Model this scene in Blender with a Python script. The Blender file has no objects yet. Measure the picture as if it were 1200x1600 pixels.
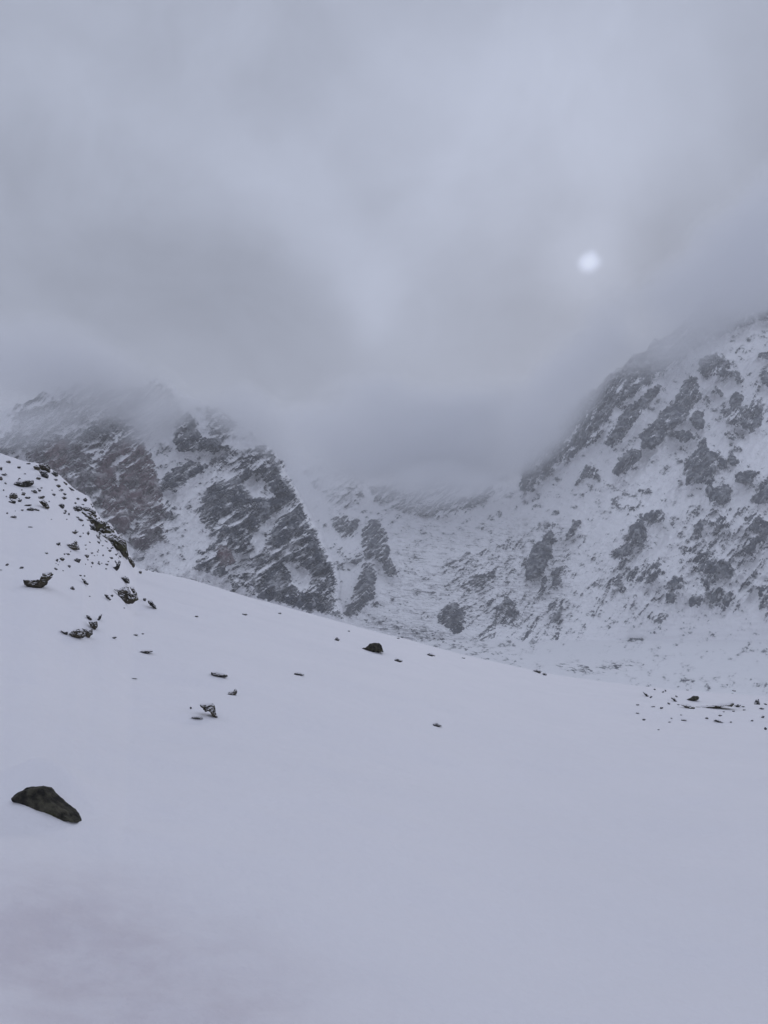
import bpy, bmesh, math, random
import numpy as np
from mathutils import Vector, noise as mnoise

# ------------------------------------------------------------------ camera
SC = bpy.context.scene
COL = SC.collection
F = 1232.0                      # focal length in photo pixels (photo 1200 x 1600)
PITCH = math.atan(200.0 / F)
EYE = 1.7
cam_d = bpy.data.cameras.new('camera')
cam_d.sensor_fit = 'VERTICAL'; cam_d.sensor_height = 24; cam_d.lens = 24 * F / 1600
cam_d.clip_start = 0.1; cam_d.clip_end = 30000
cam = bpy.data.objects.new('camera', cam_d); COL.objects.link(cam)
cam.location = (0, 0, EYE); cam.rotation_euler = (math.pi / 2 + PITCH, 0, 0)
SC.camera = cam

def ray(u, v):
    """direction of photo pixel (u, v): x right, y ahead, z up (not normalised)"""
    x = (np.asarray(u, float) - 600) / F
    zz = (800 - np.asarray(v, float)) / F
    y = math.cos(PITCH) - zz * math.sin(PITCH)
    z = math.sin(PITCH) + zz * math.cos(PITCH)
    return x + 0 * y, y + 0 * x, z + 0 * x

def azel(u, v):
    x, y, z = ray(u, v)
    return np.arctan2(x, y), z / np.hypot(x, y)

# ------------------------------------------------------------------ sky
W = bpy.data.worlds.new('World'); SC.world = W; W.use_nodes = True
nt = W.node_tree; nt.nodes.clear()
def N(tree, t, **k):
    n = tree.nodes.new(t)
    for a, b in k.items(): setattr(n, a, b)
    return n
def mth(tree, op, a, b=None, c=None, clamp=False):
    n = N(tree, 'ShaderNodeMath', operation=op, use_clamp=clamp)
    for i, q in enumerate((a, b, c)):
        if q is None: continue
        if isinstance(q, (int, float)): n.inputs[i].default_value = q
        else: tree.links.new(q, n.inputs[i])
    return n.outputs[0]
def vmath(tree, op, a, b=None):
    n = N(tree, 'ShaderNodeVectorMath', operation=op)
    for i, q in enumerate((a, b)):
        if q is None: continue
        if isinstance(q, (tuple, list, Vector)): n.inputs[i].default_value = tuple(q)
        elif isinstance(q, (int, float)): n.inputs[3].default_value = q
        else: tree.links.new(q, n.inputs[i])
    return n.outputs['Value'] if op in ('DOT_PRODUCT', 'LENGTH', 'DISTANCE') else n.outputs[0]
def sstep(tree, x, a, b, lo=0.0, hi=1.0):
    n = N(tree, 'ShaderNodeMapRange', interpolation_type='SMOOTHERSTEP')
    tree.links.new(x, n.inputs[0])
    for i, q in enumerate((a, b, lo, hi)): n.inputs[i + 1].default_value = q
    return n.outputs[0]
def fbm(tree, vec, scale, detail=4, rough=.5, dist=0.0):
    n = N(tree, 'ShaderNodeTexNoise')
    n.inputs['Scale'].default_value = scale; n.inputs['Detail'].default_value = detail
    n.inputs['Roughness'].default_value = rough; n.inputs['Distortion'].default_value = dist
    tree.links.new(vec, n.inputs['Vector'])
    return n.outputs[0], n.outputs[1]
def mixc(tree, f, a, b):
    n = N(tree, 'ShaderNodeMix', data_type='RGBA')
    ins = [n.inputs[0], n.inputs[6], n.inputs[7]]
    for s, q in zip(ins, (f, a, b)):
        if isinstance(q, (int, float)): s.default_value = q
        elif isinstance(q, tuple): s.default_value = (*q, 1)
        else: tree.links.new(q, s)
    return n.outputs[2]

SUN = Vector([float(c) for c in ray(921, 410)]).normalized()
tc = N(nt, 'ShaderNodeTexCoord').outputs['Generated']
d0 = vmath(nt, 'NORMALIZE', tc)
_, wc = fbm(nt, d0, 3.2, 4, .5)
warp = vmath(nt, 'SUBTRACT', wc, (.5, .5, .5))
ws = N(nt, 'ShaderNodeVectorMath', operation='SCALE'); nt.links.new(warp, ws.inputs[0]); ws.inputs[3].default_value = .20
dw = vmath(nt, 'ADD', d0, ws.outputs[0])
# thick and thin places in the overcast: (photo px centre, half sizes, tilt, brighter / darker)
PATCH = [
    (930, 130, 260, 150, 20, .20), (900, 60, 150, 60, 40, .06), (1000, 190, 120, 90, 0, .07), (620, 190, 330, 120, 0, .12), (330, 250, 260, 60, -20, .07),
    (500, 350, 250, 65, -52, .11), (655, 385, 150, 45, 62, .13), (590, 450, 90, 70, 0, .12), (640, 250, 300, 130, 0, .05),
    (130, 360, 300, 130, 5, -.17), (60, 500, 440, 130, 0, -.14), (900, 330, 260, 70, -25, -.06),
    (1050, 440, 300, 110, 5, -.10), (800, 480, 180, 130, 0, -.05), (350, 100, 200, 70, 10, -.04),
    (1180, 120, 160, 200, 0, -.07), (60, 90, 260, 130, 0, .03), (360, 520, 260, 120, -30, -.12), (1170, 360, 140, 240, 0, -.09), (430, 470, 120, 40, -20, -.05),
    (600, 640, 560, 130, 0, -.11), (250, 560, 350, 110, 0, -.06),
]
acc = None
for (u, v, a, b, rot, amp) in PATCH:
    c = Vector([float(q) for q in ray(u, v)]).normalized()
    right = c.cross(Vector((0, 0, 1))).normalized(); up = right.cross(c)
    t = math.radians(rot)
    e1 = (right * math.cos(t) + up * math.sin(t)) * (F / a / 1.25)
    e2 = (up * math.cos(t) - right * math.sin(t)) * (F / b / 1.25)
    e3 = c * .8
    df = vmath(nt, 'SUBTRACT', dw, c)
    cb = N(nt, 'ShaderNodeCombineXYZ')
    for i, e in enumerate((e1, e2, e3)): nt.links.new(vmath(nt, 'DOT_PRODUCT', df, e), cb.inputs[i])
    val = sstep(nt, vmath(nt, 'LENGTH', cb.outputs[0]), 0, 1.3, amp, 0)
    acc = val if acc is None else mth(nt, 'ADD', acc, val)
nb, _ = fbm(nt, d0, 4.2, 7, .58, 1.2)
acc = mth(nt, 'ADD', acc, mth(nt, 'MULTIPLY_ADD', nb, .46, -.23))
nb2, _ = fbm(nt, dw, 11, 6, .6, .8)
acc = mth(nt, 'ADD', acc, mth(nt, 'MULTIPLY_ADD', nb2, .18, -.09))
sep = N(nt, 'ShaderNodeSeparateXYZ'); nt.links.new(d0, sep.inputs[0])
acc = mth(nt, 'ADD', acc, sstep(nt, sep.outputs[2], .62, .95, 0, SKY_TOP := -.02))
acc = mth(nt, 'ADD', acc, sstep(nt, sep.outputs[1], .35, -.5, 0, .42))
lum = mth(nt, 'ADD', acc, 1.0)
_, wq = fbm(nt, d0, 60, 2, .5)
wq2 = N(nt, 'ShaderNodeVectorMath', operation='SCALE'); nt.links.new(vmath(nt, 'SUBTRACT', wq, (.5, .5, .5)), wq2.inputs[0]); wq2.inputs[3].default_value = .005
sd = vmath(nt, 'DISTANCE', vmath(nt, 'ADD', d0, wq2.outputs[0]), SUN)
glow = mth(nt, 'ADD', sstep(nt, sd, .001, .019, 1.0, 0), sstep(nt, sd, 0, .085, .28, 0))
lum = mth(nt, 'ADD', lum, glow)
sky = N(nt, 'ShaderNodeTexSky', sky_type='NISHITA')
sky.sun_disc = False; sky.sun_elevation = math.asin(SUN.z); sky.sun_rotation = math.atan2(SUN.x, SUN.y)
bg1 = N(nt, 'ShaderNodeBackground'); nt.links.new(sky.outputs[0], bg1.inputs[0]); bg1.inputs[1].default_value = .05
bg2 = N(nt, 'ShaderNodeBackground')
colr = N(nt, 'ShaderNodeVectorMath', operation='SCALE'); colr.inputs[0].default_value = (.383, .419, .520)
nt.links.new(lum, colr.inputs[3]); nt.links.new(colr.outputs[0], bg2.inputs[0]); bg2.inputs[1].default_value = 1.0
mx = N(nt, 'ShaderNodeMixShader'); mx.inputs[0].default_value = .96
nt.links.new(bg1.outputs[0], mx.inputs[1]); nt.links.new(bg2.outputs[0], mx.inputs[2])
wo = N(nt, 'ShaderNodeOutputWorld'); nt.links.new(mx.outputs[0], wo.inputs[0])
W.cycles.sampling_method = 'MANUAL'; W.cycles.sample_map_resolution = 512

sl = bpy.data.lights.new('sun', 'SUN'); sl.energy = .5; sl.angle = math.radians(14); sl.color = (1, .97, .93)
so = bpy.data.objects.new('sun', sl); COL.objects.link(so)
so.rotation_euler = (-SUN).to_track_quat('-Z', 'Y').to_euler()

SC.view_settings.view_transform = 'Standard'; SC.view_settings.look = 'None'
SC.view_settings.exposure = 0; SC.view_settings.gamma = 1
SC.render.engine = 'CYCLES'
cy = SC.cycles
cy.use_denoising = True
cy.max_bounces = 12; cy.diffuse_bounces = 4; cy.volume_bounces = 8; cy.transparent_max_bounces = 8
cy.volume_step_rate = 1.0; cy.volume_max_steps = 256
cy.use_adaptive_sampling = True; cy.adaptive_threshold = .012

# ------------------------------------------------------------------ helpers
def finish(name, verts, faces, mat, smooth=True, parent=None, attrs=None, **props):
    me = bpy.data.meshes.new(name)
    verts = np.asarray(verts, np.float32); faces = np.asarray(faces, np.int32)
    me.vertices.add(len(verts)); me.vertices.foreach_set('co', verts.ravel())
    k = faces.shape[1]
    me.loops.add(faces.size); me.loops.foreach_set('vertex_index', faces.ravel())
    me.polygons.add(len(faces))
    me.polygons.foreach_set('loop_start', np.arange(0, faces.size, k, dtype=np.int32))
    me.polygons.foreach_set('use_smooth', np.full(len(faces), smooth, bool))
    me.update(calc_edges=True); me.validate()
    for an, av in (attrs or {}).items():
        a = me.attributes.new(an, 'FLOAT', 'POINT'); a.data.foreach_set('value', np.asarray(av, np.float32).ravel())
    me.materials.append(mat)
    o = bpy.data.objects.new(name, me); COL.objects.link(o)
    if parent: o.parent = parent
    for a, b in props.items(): o[a] = b
    return o

def lattice(ix, iy, seed):
    h = (ix.astype(np.int64) * 374761393 + iy.astype(np.int64) * 668265263 + seed * 974634777) & 0xffffffff
    h = ((h ^ (h >> 13)) * 1274126177) & 0xffffffff
    h = h ^ (h >> 16)
    return (h & 0xffff) / 65535.0
def vn(x, y, seed=0):
    ix = np.floor(x); iy = np.floor(y); fx = x - ix; fy = y - iy
    fx = fx * fx * (3 - 2 * fx); fy = fy * fy * (3 - 2 * fy)
    a = lattice(ix, iy, seed); b = lattice(ix + 1, iy, seed); c = lattice(ix, iy + 1, seed); d = lattice(ix + 1, iy + 1, seed)
    return (a * (1 - fx) + b * fx) * (1 - fy) + (c * (1 - fx) + d * fx) * fy
def nf(x, y, seed=0, octv=4, gain=.5):
    s = 0; a = 1; t = 0
    for i in range(octv):
        th = .6 * i
        xr = x * math.cos(th) - y * math.sin(th); yr = x * math.sin(th) + y * math.cos(th)
        s = s + a * vn(xr, yr, seed + 17 * i); t += a; a *= gain; x = x * 2.03; y = y * 2.03
    return s / t
def ridged(x, y, seed=0, octv=4, gain=.55):
    s = 0; a = 1; t = 0
    for i in range(octv):
        s = s + a * (1 - np.abs(2 * vn(x, y, seed + 31 * i) - 1)); t += a; a *= gain
        x, y = (x * 1.7 - y * 1.1), (x * 1.1 + y * 1.7)
    return s / t
def vl(x, y, seed=0):
    ix = np.floor(x); iy = np.floor(y); fx = x - ix; fy = y - iy
    a = lattice(ix, iy, seed); b = lattice(ix + 1, iy, seed); c = lattice(ix, iy + 1, seed); d = lattice(ix + 1, iy + 1, seed)
    lo = a + (b - a) * fx + (d - b) * fy; hi = a + (d - c) * fx + (c - a) * fy
    return np.where(fx > fy, lo, hi)
def crags(x, y, seed=0, octv=5, gain=.55):
    """flat triangular facets meeting in sharp edges"""
    s = 0; a = 1; t = 0
    for i in range(octv):
        s = s + a * (1 - np.abs(2 * vl(x, y, seed + 31 * i) - 1) * 1.0); t += a; a *= gain
        x, y = (x * 1.75 - y * .9) + 3.1, (x * .9 + y * 1.75) + 1.7
    return s / t
def sm(a, b, x):
    t = np.clip((x - a) / (b - a), 0, 1); return t * t * (3 - 2 * t)

# ------------------------------------------------------------------ materials
def principled(name, rough=.9, spec=.15):
    m = bpy.data.materials.new(name); m.use_nodes = True
    t = m.node_tree; p = t.nodes['Principled BSDF']
    p.inputs['Roughness'].default_value = rough; p.inputs['Specular IOR Level'].default_value = spec
    return m, t, p
def bump(t, p, h, strength, dist):
    b = N(t, 'ShaderNodeBump'); b.inputs['Strength'].default_value = strength; b.inputs['Distance'].default_value = dist
    t.links.new(h, b.inputs['Height']); t.links.new(b.outputs[0], p.inputs['Normal']); return b

SNOW = (.86, .845, .87)
m_snow, t, p = principled('snow', .75, .2)
g = N(t, 'ShaderNodeNewGeometry').outputs['Position']
n1, _ = fbm(t, g, .25, 5, .55); n2, _ = fbm(t, g, 14, 3, .6)
at = N(t, 'ShaderNodeAttribute', attribute_name='pink_tint').outputs['Fac']
c = mixc(t, n1, (.82, .81, .845), (.905, .885, .91))
nd, _ = fbm(t, g, 2.2, 5, .6)
tint_fac = mth(t, 'MULTIPLY', at, sstep(t, nd, .3, .7, .5, 1))
c = mixc(t, tint_fac, c, (.70, .66, .70))
t.links.new(c, p.inputs['Base Color'])
hh = mth(t, 'ADD', mth(t, 'MULTIPLY', n2, .35), fbm(t, g, 2.3, 4, .5)[0])
bump(t, p, hh, .6, .05)

m_mtn, t, p = principled('rock_and_snow', .9, .1)
g = N(t, 'ShaderNodeNewGeometry')
rk = N(t, 'ShaderNodeAttribute', attribute_name='rock').outputs['Fac']
rd = N(t, 'ShaderNodeAttribute', attribute_name='red').outputs['Fac']
mp = N(t, 'ShaderNodeMapping'); mp.inputs['Rotation'].default_value = (.3, .75, 0); mp.inputs['Scale'].default_value = (.8, 1, 1.3)
t.links.new(g.outputs['Position'], mp.inputs[0])
fa, _ = fbm(t, mp.outputs[0], .16, 5, .62, .3)
fb, _ = fbm(t, g.outputs['Position'], .45, 4, .6)
f = mth(t, 'ADD', rk, mth(t, 'MULTIPLY_ADD', fa, 1.25, -.625)); f = mth(t, 'ADD', f, mth(t, 'MULTIPLY_ADD', fb, .6, -.3))
fsoft = sstep(t, f, -.02, .42, 0, .15)
f = mth(t, 'MAXIMUM', sstep(t, f, .28, .60), fsoft)
fc, _ = fbm(t, g.outputs['Position'], .03, 4, .6)
rc = mixc(t, sstep(t, fc, .3, .7), (.030, .037, .053), (.080, .088, .108))
dust = sstep(t, fbm(t, g.outputs['Position'], .05, 6, .68)[0], .42, .70, 0, .42)
rc = mixc(t, rd, rc, (.150, .088, .094))
sc_ = mixc(t, fc, (.90, .90, .92), (.94, .935, .95))
t.links.new(mixc(t, f, sc_, mixc(t, dust, rc, sc_)), p.inputs['Base Color'])
bump(t, p, mth(t, 'ADD', fa, mth(t, 'MULTIPLY', fb, .4)), .5, 3.0)

def rock_mat(name, dark, light, moss, snow_from, snow_amt=1.0):
    m, t, p = principled(name, .88, .25)
    g = N(t, 'ShaderNodeNewGeometry'); tcx = N(t, 'ShaderNodeTexCoord').outputs['Object']
    a, _ = fbm(t, tcx, 5, 6, .65); b, _ = fbm(t, tcx, 22, 4, .6); m3, _ = fbm(t, tcx, 2.6, 5, .6, .5)
    c = mixc(t, sstep(t, mth(t, 'MULTIPLY_ADD', b, .4, mth(t, 'MULTIPLY', a, .6)), .36, .66), dark, light)
    c = mixc(t, mth(t, 'MULTIPLY', sstep(t, m3, .5, .62), moss), c, (.075, .082, .030))
    sx = N(t, 'ShaderNodeSeparateXYZ'); t.links.new(g.outputs['Normal'], sx.inputs[0])
    s = mth(t, 'ADD', sx.outputs[2], mth(t, 'MULTIPLY_ADD', a, .7, -.35))
    s = mth(t, 'MULTIPLY', sstep(t, s, snow_from, snow_from + .12), snow_amt)
    t.links.new(mixc(t, s, c, SNOW), p.inputs['Base Color'])
    bump(t, p, mth(t, 'ADD', a, mth(t, 'MULTIPLY', b, .4)), .9, .12)
    return m
m_bould = rock_mat('dark_boulder', (.014, .013, .012), (.095, .088, .064), .5, 1.05)
m_rock = rock_mat('grey_rock', (.026, .026, .026), (.078, .073, .064), .25, .34)
m_moss = rock_mat('mossy_rock', (.034, .031, .023), (.105, .090, .064), .55, .30)

# ------------------------------------------------------------------ foreground snow slope
RIDGE = [(-900, 600), (-300, 600), (-120, 655), (-40, 694), (0, 708), (37, 721), (58, 724), (78, 731), (93, 742), (117, 765), (139, 777), (149, 796), (157, 809), (173, 819), (184, 835),
         (195, 851), (208, 878), (214, 887), (240, 893), (300, 906), (400, 936), (480, 958), (560, 980), (640, 1000), (720, 1022), (800, 1040),
         (860, 1053), (950, 1066), (1050, 1077), (1200, 1088), (1400, 1100), (2200, 1130)]
_ru = np.array([q[0] for q in RIDGE], float); _rv = np.array([q[1] for q in RIDGE], float)
_uu = np.linspace(-900, 2200, 1600); _vv = np.interp(_uu, _ru, _rv)
_raz, _rel = azel(_uu, _vv)
def crest(az):
    D = 58 + 32 * sm(-.42, -.20, az) + 60 * sm(-.22, .45, az)
    e = np.interp(az, _raz, _rel)
    back = sm(1.0, 2.2, np.abs(az))
    return D, e * (1 - back) - .03 * back
BUMPS = []      # (x, y, radius, height)
def ground_z(x, y):
    x = np.asarray(x, float); y = np.asarray(y, float)
    r = np.hypot(x, y) + 1e-9; az = np.arctan2(x, y)
    D, e = crest(az)
    zc = EYE + e * D
    pw = 1.0 + .30 * sm(.02, .20, e) + .12 * sm(-.03, .05, e)
    s = r / D
    z1 = zc * np.minimum(s, 1) ** pw
    over = np.maximum(r - D, 0)
    z = z1 - .42 * over ** 1.03
    z = np.maximum(z, -74 + 2 * nf(x / 60, y / 60, 5))
    damp = np.minimum(1, r / 25) * (1 - sm(.80, 1.0, s)) + 0 * s
    z = z + damp * (.85 * (nf(x / 14 + 3, y / 9, 1, 3) - .5))
    z = z + (1 - .55 * sm(.85, 1, s)) * (.26 * (nf(x / 3.2, y / 2.1, 2, 4) - .5)) * np.minimum(1, r / 4)
    z = z + .020 * (nf(x / .55, y / .38, 3, 3) - .5) + .055 * (ridged(x / 1.9 + .15 * y, y / .75, 4, 3) - .5) * np.minimum(1, r / 5)
    for (bx, by, br, bh) in BUMPS:
        z = z + bh * np.exp(-((x - bx) ** 2 + (y - by) ** 2) / br ** 2)
    return z
def at(u, v):
    """ground point seen at photo pixel (u, v)"""
    dx, dy, dz = [float(q) for q in ray(u, v)]
    h = math.hypot(dx, dy)
    rr = np.geomspace(1.5, 200, 900)
    x = dx / h * rr; y = dy / h * rr; zr = EYE + dz / h * rr
    gz = ground_z(x, y)
    below = np.where(zr < gz)[0]
    if len(below) == 0:
        k = int(np.argmin(zr - gz)); return Vector((x[k], y[k], gz[k]))
    k = below[0]
    if k:
        a0 = zr[k - 1] - gz[k - 1]; a1 = zr[k] - gz[k]; w = a0 / (a0 - a1); r_ = rr[k - 1] + w * (rr[k] - rr[k - 1])
    else: r_ = rr[0]
    return Vector((dx / h * r_, dy / h * r_, EYE + dz / h * r_))
_b = [(at(42, 1264), .16, .05), (at(62, 1273), .16, .05), (at(85, 1282), .15, .045), (at(44, 1242), .2, .06), (at(66, 1240), .22, .09), (at(92, 1258), .2, .06), (at(112, 1272), .16, .05), (at(125, 1262), .30, .10), (at(30, 1268), .45, -.05), (at(12, 1300), .4, -.06), (at(1085, 1258), .35, -.07), (at(1110, 1240), .4, .05),
      (at(735, 1265), .3, -.04), (at(415, 1290), .5, -.05), (at(325, 1122), .8, .10), (at(590, 1018), 2.2, .25), (at(130, 990), 2.5, .35),
      (at(210, 940), 3, .4), (at(60, 915), 3, .35), (at(1100, 1100), 5, .35), (at(40, 1190), 1.6, .12), (at(75, 1440), .5, -.04), (at(150, 1420), .35, .03)]
BUMPS += [(p_.x, p_.y, r_, h_) for p_, r_, h_ in _b]

azs = np.concatenate([np.linspace(-math.pi, -.62, 70)[:-1], np.linspace(-.62, .62, 720), np.linspace(.62, math.pi, 70)[1:]])
ss = np.concatenate([np.linspace(0.02, 1, 430) ** 1.9, 1 + np.linspace(.004, 1, 60) ** 1.5 * 2.2])
A, S = np.meshgrid(azs, ss)
Dm, _ = crest(A)
Rg = S * Dm
X = np.sin(A) * Rg; Y = np.cos(A) * Rg; Z = ground_z(X, Y)
nr, nc = A.shape
# faint pinkish tint in the snow colour close to the camera on the left
sp_ = at(90, 1440); sq_ = at(260, 1560)
pink_tint = .85 * np.exp(-(((X - sp_.x) / .75) ** 2 + ((Y - sp_.y) / .75) ** 2)) + .9 * np.exp(-(((X - sq_.x) / .8) ** 2 + ((Y - sq_.y) / .6) ** 2))
idx = np.arange(nr * nc).reshape(nr, nc)
q = np.stack([idx[:-1, :-1], idx[:-1, 1:], idx[1:, 1:], idx[1:, :-1]], -1).reshape(-1, 4)
V_ = np.stack([X, Y, Z], -1).reshape(-1, 3)
cen = len(V_); V_ = np.vstack([V_, [[0, 0, float(ground_z(0.0, 0.0))]]])
capf = np.stack([np.full(nc - 1, cen), idx[0, 1:], idx[0, :-1]], -1)
q = q[:, ::-1]
tri = np.vstack([np.stack([q[:, 0], q[:, 1], q[:, 2]], -1), np.stack([q[:, 0], q[:, 2], q[:, 3]], -1), capf[:, ::-1] * 1])
finish('ground', V_, tri, m_snow, attrs={'pink_tint': np.append(pink_tint.ravel(), 0)}, kind='structure', label='smooth snow slope rising to a rocky hillock')

# the wide snow plain everything stands on
rg = np.concatenate([[1], np.geomspace(60, 9000, 60)]); ag = np.linspace(0, 2 * math.pi, 181)
A2, R2 = np.meshgrid(ag, rg); Z2 = -80 + 3 * nf(np.sin(A2) * R2 / 300, np.cos(A2) * R2 / 300, 9)
i2 = np.arange(A2.size).reshape(A2.shape)
finish('valley_ground', np.stack([np.sin(A2) * R2, np.cos(A2) * R2, Z2], -1).reshape(-1, 3),
       np.stack([i2[:-1, :-1], i2[1:, :-1], i2[1:, 1:], i2[:-1, 1:]], -1).reshape(-1, 4), m_snow, kind='structure')

# ------------------------------------------------------------------ mountains
# outcrops: (strength, red, outline in photo pixels). Each gets its distance from the mountain surface it lies on.
R_ = [
 # left massif
 (.72,.25,[(40,715),(80,690),(110,690),(140,710),(150,745),(135,770),(130,795),(100,760),(75,740),(50,735)]),
 (.60,.9,[(72,700),(105,690),(112,745),(92,765),(78,740)]),
 (.50,0,[(-260,700),(-100,680),(0,692),(30,665),(60,648),(110,630),(130,650),(60,700),(10,715),(-260,740)]),
 (.42,0,[(20,640),(60,612),(150,592),(262,590),(290,650),(260,668),(180,690),(100,700),(20,690)]),
 (.30,0,[(335,700),(440,705),(475,790),(530,900),(535,968),(420,944),(360,915),(300,890),(330,850),(312,810)]),
 (.34,.4,[(30,700),(150,690),(215,690),(262,790),(265,850),(215,862),(170,830),(120,790),(60,740)]),
 (.62,0,[(105,645),(150,594),(165,608),(200,640),(175,685),(130,690)]),
 (.50,0,[(205,640),(235,600),(262,600),(290,640),(270,660),(235,670)]),
 (.82,.75,[(208,688),(227,693),(240,720),(253,760),(259,781),(251,797),(219,803),(205,827),(195,837),(180,825),(160,800),(165,775),(150,760),(155,725),(185,700)]),
 (.66,0,[(190,672),(235,650),(252,668),(228,692),(186,697)]),
 (.62,.3,[(208,853),(221,829),(240,805),(264,789),(267,808),(251,843),(232,867),(211,861)]),
 (.45,0,[(268,800),(287,803),(276,816),(266,815)]),
 (.74,0,[(255,755),(272,734),(297,720),(326,728),(322,743),(300,750),(282,770),(258,768)]),
 (.95,0,[(296,646),(307,659),(317,685),(351,688),(351,698),(328,706),(281,706),(272,690),(276,665)]),
 (.55,0,[(318,640),(345,636),(377,662),(360,690),(330,683)]),
 (.75,0,[(293,711),(326,706),(322,716),(303,720)]),
 (.60,0,[(352,690),(360,690),(359,730),(342,752),(333,757),(348,730)]),
 (.86,0,[(326,765),(334,756),(366,756),(368,729),(387,719),(397,703),(418,708),(431,712),(437,736),(457,765),(475,801),(498,843),(508,869),(519,884),
         (526,912),(522,936),(531,966),(482,956),(431,943),(405,927),(374,909),(400,894),(410,884),(428,874),(405,868),(395,850),(378,842),(369,853),(350,826),(325,829),(313,808)]),
 (.92,0,[(411,786),(446,782),(455,792),(436,803),(420,815),(407,833),(396,832),(392,824),(405,806)]),
 (.92,0,[(422,842),(437,814),(462,812),(474,830),(478,852),(455,856),(437,868),(424,856)]),
 (.78,0,[(478,848),(494,838),(512,870),(522,884),(525,912),(505,905),(488,880)]),
 (.90,0,[(432,885),(441,884),(456,903),(470,925),(500,936),(522,936),(530,964),(480,954),(430,938),(410,922)]),
 (.80,.85,[(340,858),(352,853),(366,860),(369,882),(346,887),(338,875)]),
 (.55,.2,[(305,880),(327,858),(348,840),(343,900),(315,889)]),
 (.50,0,[(366,893),(385,880),(400,893),(402,918),(372,910)]),
 # far headwall and glacier
 (.44,0,[(575,765),(600,755),(642,750),(700,756),(769,752),(776,772),(760,793),(734,803),(677,813),(636,806),(611,791),(590,790)]),
 (.30,0,[(470,700),(560,700),(575,760),(560,800),(515,790),(480,750)]),
 (.92,0,[(569,857),(568,838),(579,816),(587,815),(597,822),(608,838),(614,876),(626,898),(618,907),(604,898),(601,883),(585,876),(573,867)]),
 (.88,0,[(574,873),(582,884),(590,898),(587,933),(573,949),(563,952),(560,914),(566,893)]),
 (.62,0,[(560,914),(573,940),(566,962),(552,968),(538,966),(547,943)]),
 (.48,0,[(517,810),(545,806),(566,816),(552,841),(528,836)]),
 (.52,0,[(522,850),(535,858),(545,872),(567,876),(565,884),(545,882),(530,870)]),
 (.95,0,[(688,966),(694,950),(705,944),(718,948),(727,962),(727,980),(724,995),(706,987),(690,979)]),
 (.50,0,[(736,917),(755,887),(762,903),(778,897),(760,920)]),
 (.55,0,[(772,949),(788,935),(800,933),(815,960),(798,981),(772,975)]),
 (.28,0,[(680,1020),(800,975),(850,960),(870,990),(840,1010),(780,1000)]),
 # right massif
 (.68,0,[(820,727),(837,697),(867,665),(900,631),(950,590),(1000,548),(1060,511),(1087,528),(1082,556),(1033,592),(967,637),(933,693),(890,720),(857,747),(837,770),(813,769)]),
 (.74,0,[(1060,504),(1100,470),(1150,430),(1200,398),(1400,330),(1400,470),(1200,500),(1120,530),(1087,550)]),
 (.72,0,[(1013,613),(987,633),(960,667),(937,707),(940,727),(960,707),(987,680),(1013,640),(1040,611)]),
 (.86,0,[(1080,593),(1093,590),(1097,612),(1103,647),(1097,673),(1080,667),(1053,680),(1020,703),(987,727),(973,747),(960,743),(963,721),(1000,687),(1027,653),(1060,620)]),
 (.80,0,[(1050,681),(1070,676),(1087,683),(1083,693),(1063,693)]),
 (.66,0,[(1097,560),(1133,560),(1167,590),(1150,607),(1127,593),(1100,597)]),
 (.70,0,[(1120,610),(1134,612),(1131,627),(1122,622)]),
 (.62,0,[(1147,613),(1167,613),(1197,640),(1193,667),(1167,672),(1150,690),(1135,687),(1130,647)]),
 (.60,0,[(1186,553),(1220,540),(1260,560),(1250,620),(1190,600)]),
 (.80,0,[(1103,687),(1117,710),(1140,727),(1143,710),(1160,727),(1187,740),(1177,757),(1153,762),(1140,773),(1147,793),(1110,797),(1107,773),(1080,762),(1067,753),(1073,727),(1090,703)]),
 (.88,0,[(1210,740),(1183,773),(1170,790),(1200,797),(1290,810),(1290,720)]),
 (.82,0,[(1180,803),(1200,800),(1290,820),(1250,845),(1183,833),(1165,820)]),
 (.60,0,[(1167,847),(1193,840),(1177,872)]),
 (.66,0,[(1083,820),(1120,807),(1137,810),(1130,835),(1108,823),(1083,847)]),
 (.62,0,[(1083,862),(1100,850),(1133,855),(1147,880),(1148,905),(1110,900),(1083,893)]),
 (.56,0,[(1078,903),(1110,910),(1147,923),(1143,943),(1113,960),(1080,947)]),
 (.97,0,[(983,823),(1003,799),(1010,823),(1015,843),(1000,857),(967,880),(960,867),(980,840)]),
 (.60,0,[(1013,803),(1040,800),(1037,823),(1022,822)]),
 (.60,0,[(963,897),(1000,882),(1033,880),(1037,908),(1002,912),(987,917),(973,930),(963,920)]),
 (.56,0,[(1040,913),(1067,903),(1063,927),(1047,945)]),
 (.97,0,[(863,827),(870,840),(863,873),(850,903),(827,910),(823,887),(837,853)]),
 (.92,0,[(850,903),(856,907),(853,927),(843,940),(847,920)]),
 (.92,0,[(867,897),(883,883),(877,913),(867,927)]),
 (.78,0,[(900,813),(911,818),(903,837),(883,853),(882,847),(893,827)]),
 (.60,0,[(857,953),(884,933),(880,973),(870,977),(857,967)]),
 (.68,0,[(897,757),(917,723),(940,737),(940,757),(920,747),(900,762)]),
 (.60,0,[(1187,923),(1200,900),(1260,930),(1240,973),(1192,970)]),
 (.42,0,[(1010,970),(1047,958),(1035,979)]),
 (.60,0,[(1015,989),(1022,985),(1032,978),(1030,986),(1018,992)]),
 (.45,0,[(975,1010),(984,1008),(982,1013)]),
 (.80,0,[(1300,850),(1420,830),(1430,960),(1330,950)]),
 (.30,0,[(1060,800),(1200,790),(1200,900),(1150,960),(1070,950)]),
 (.22,0,[(860,880),(960,830),(1060,830),(1060,960),(960,1000),(860,1000)]),
 (.26,0,[(690,880),(820,830),(840,960),(760,1000),(700,960)]),
]
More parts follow.
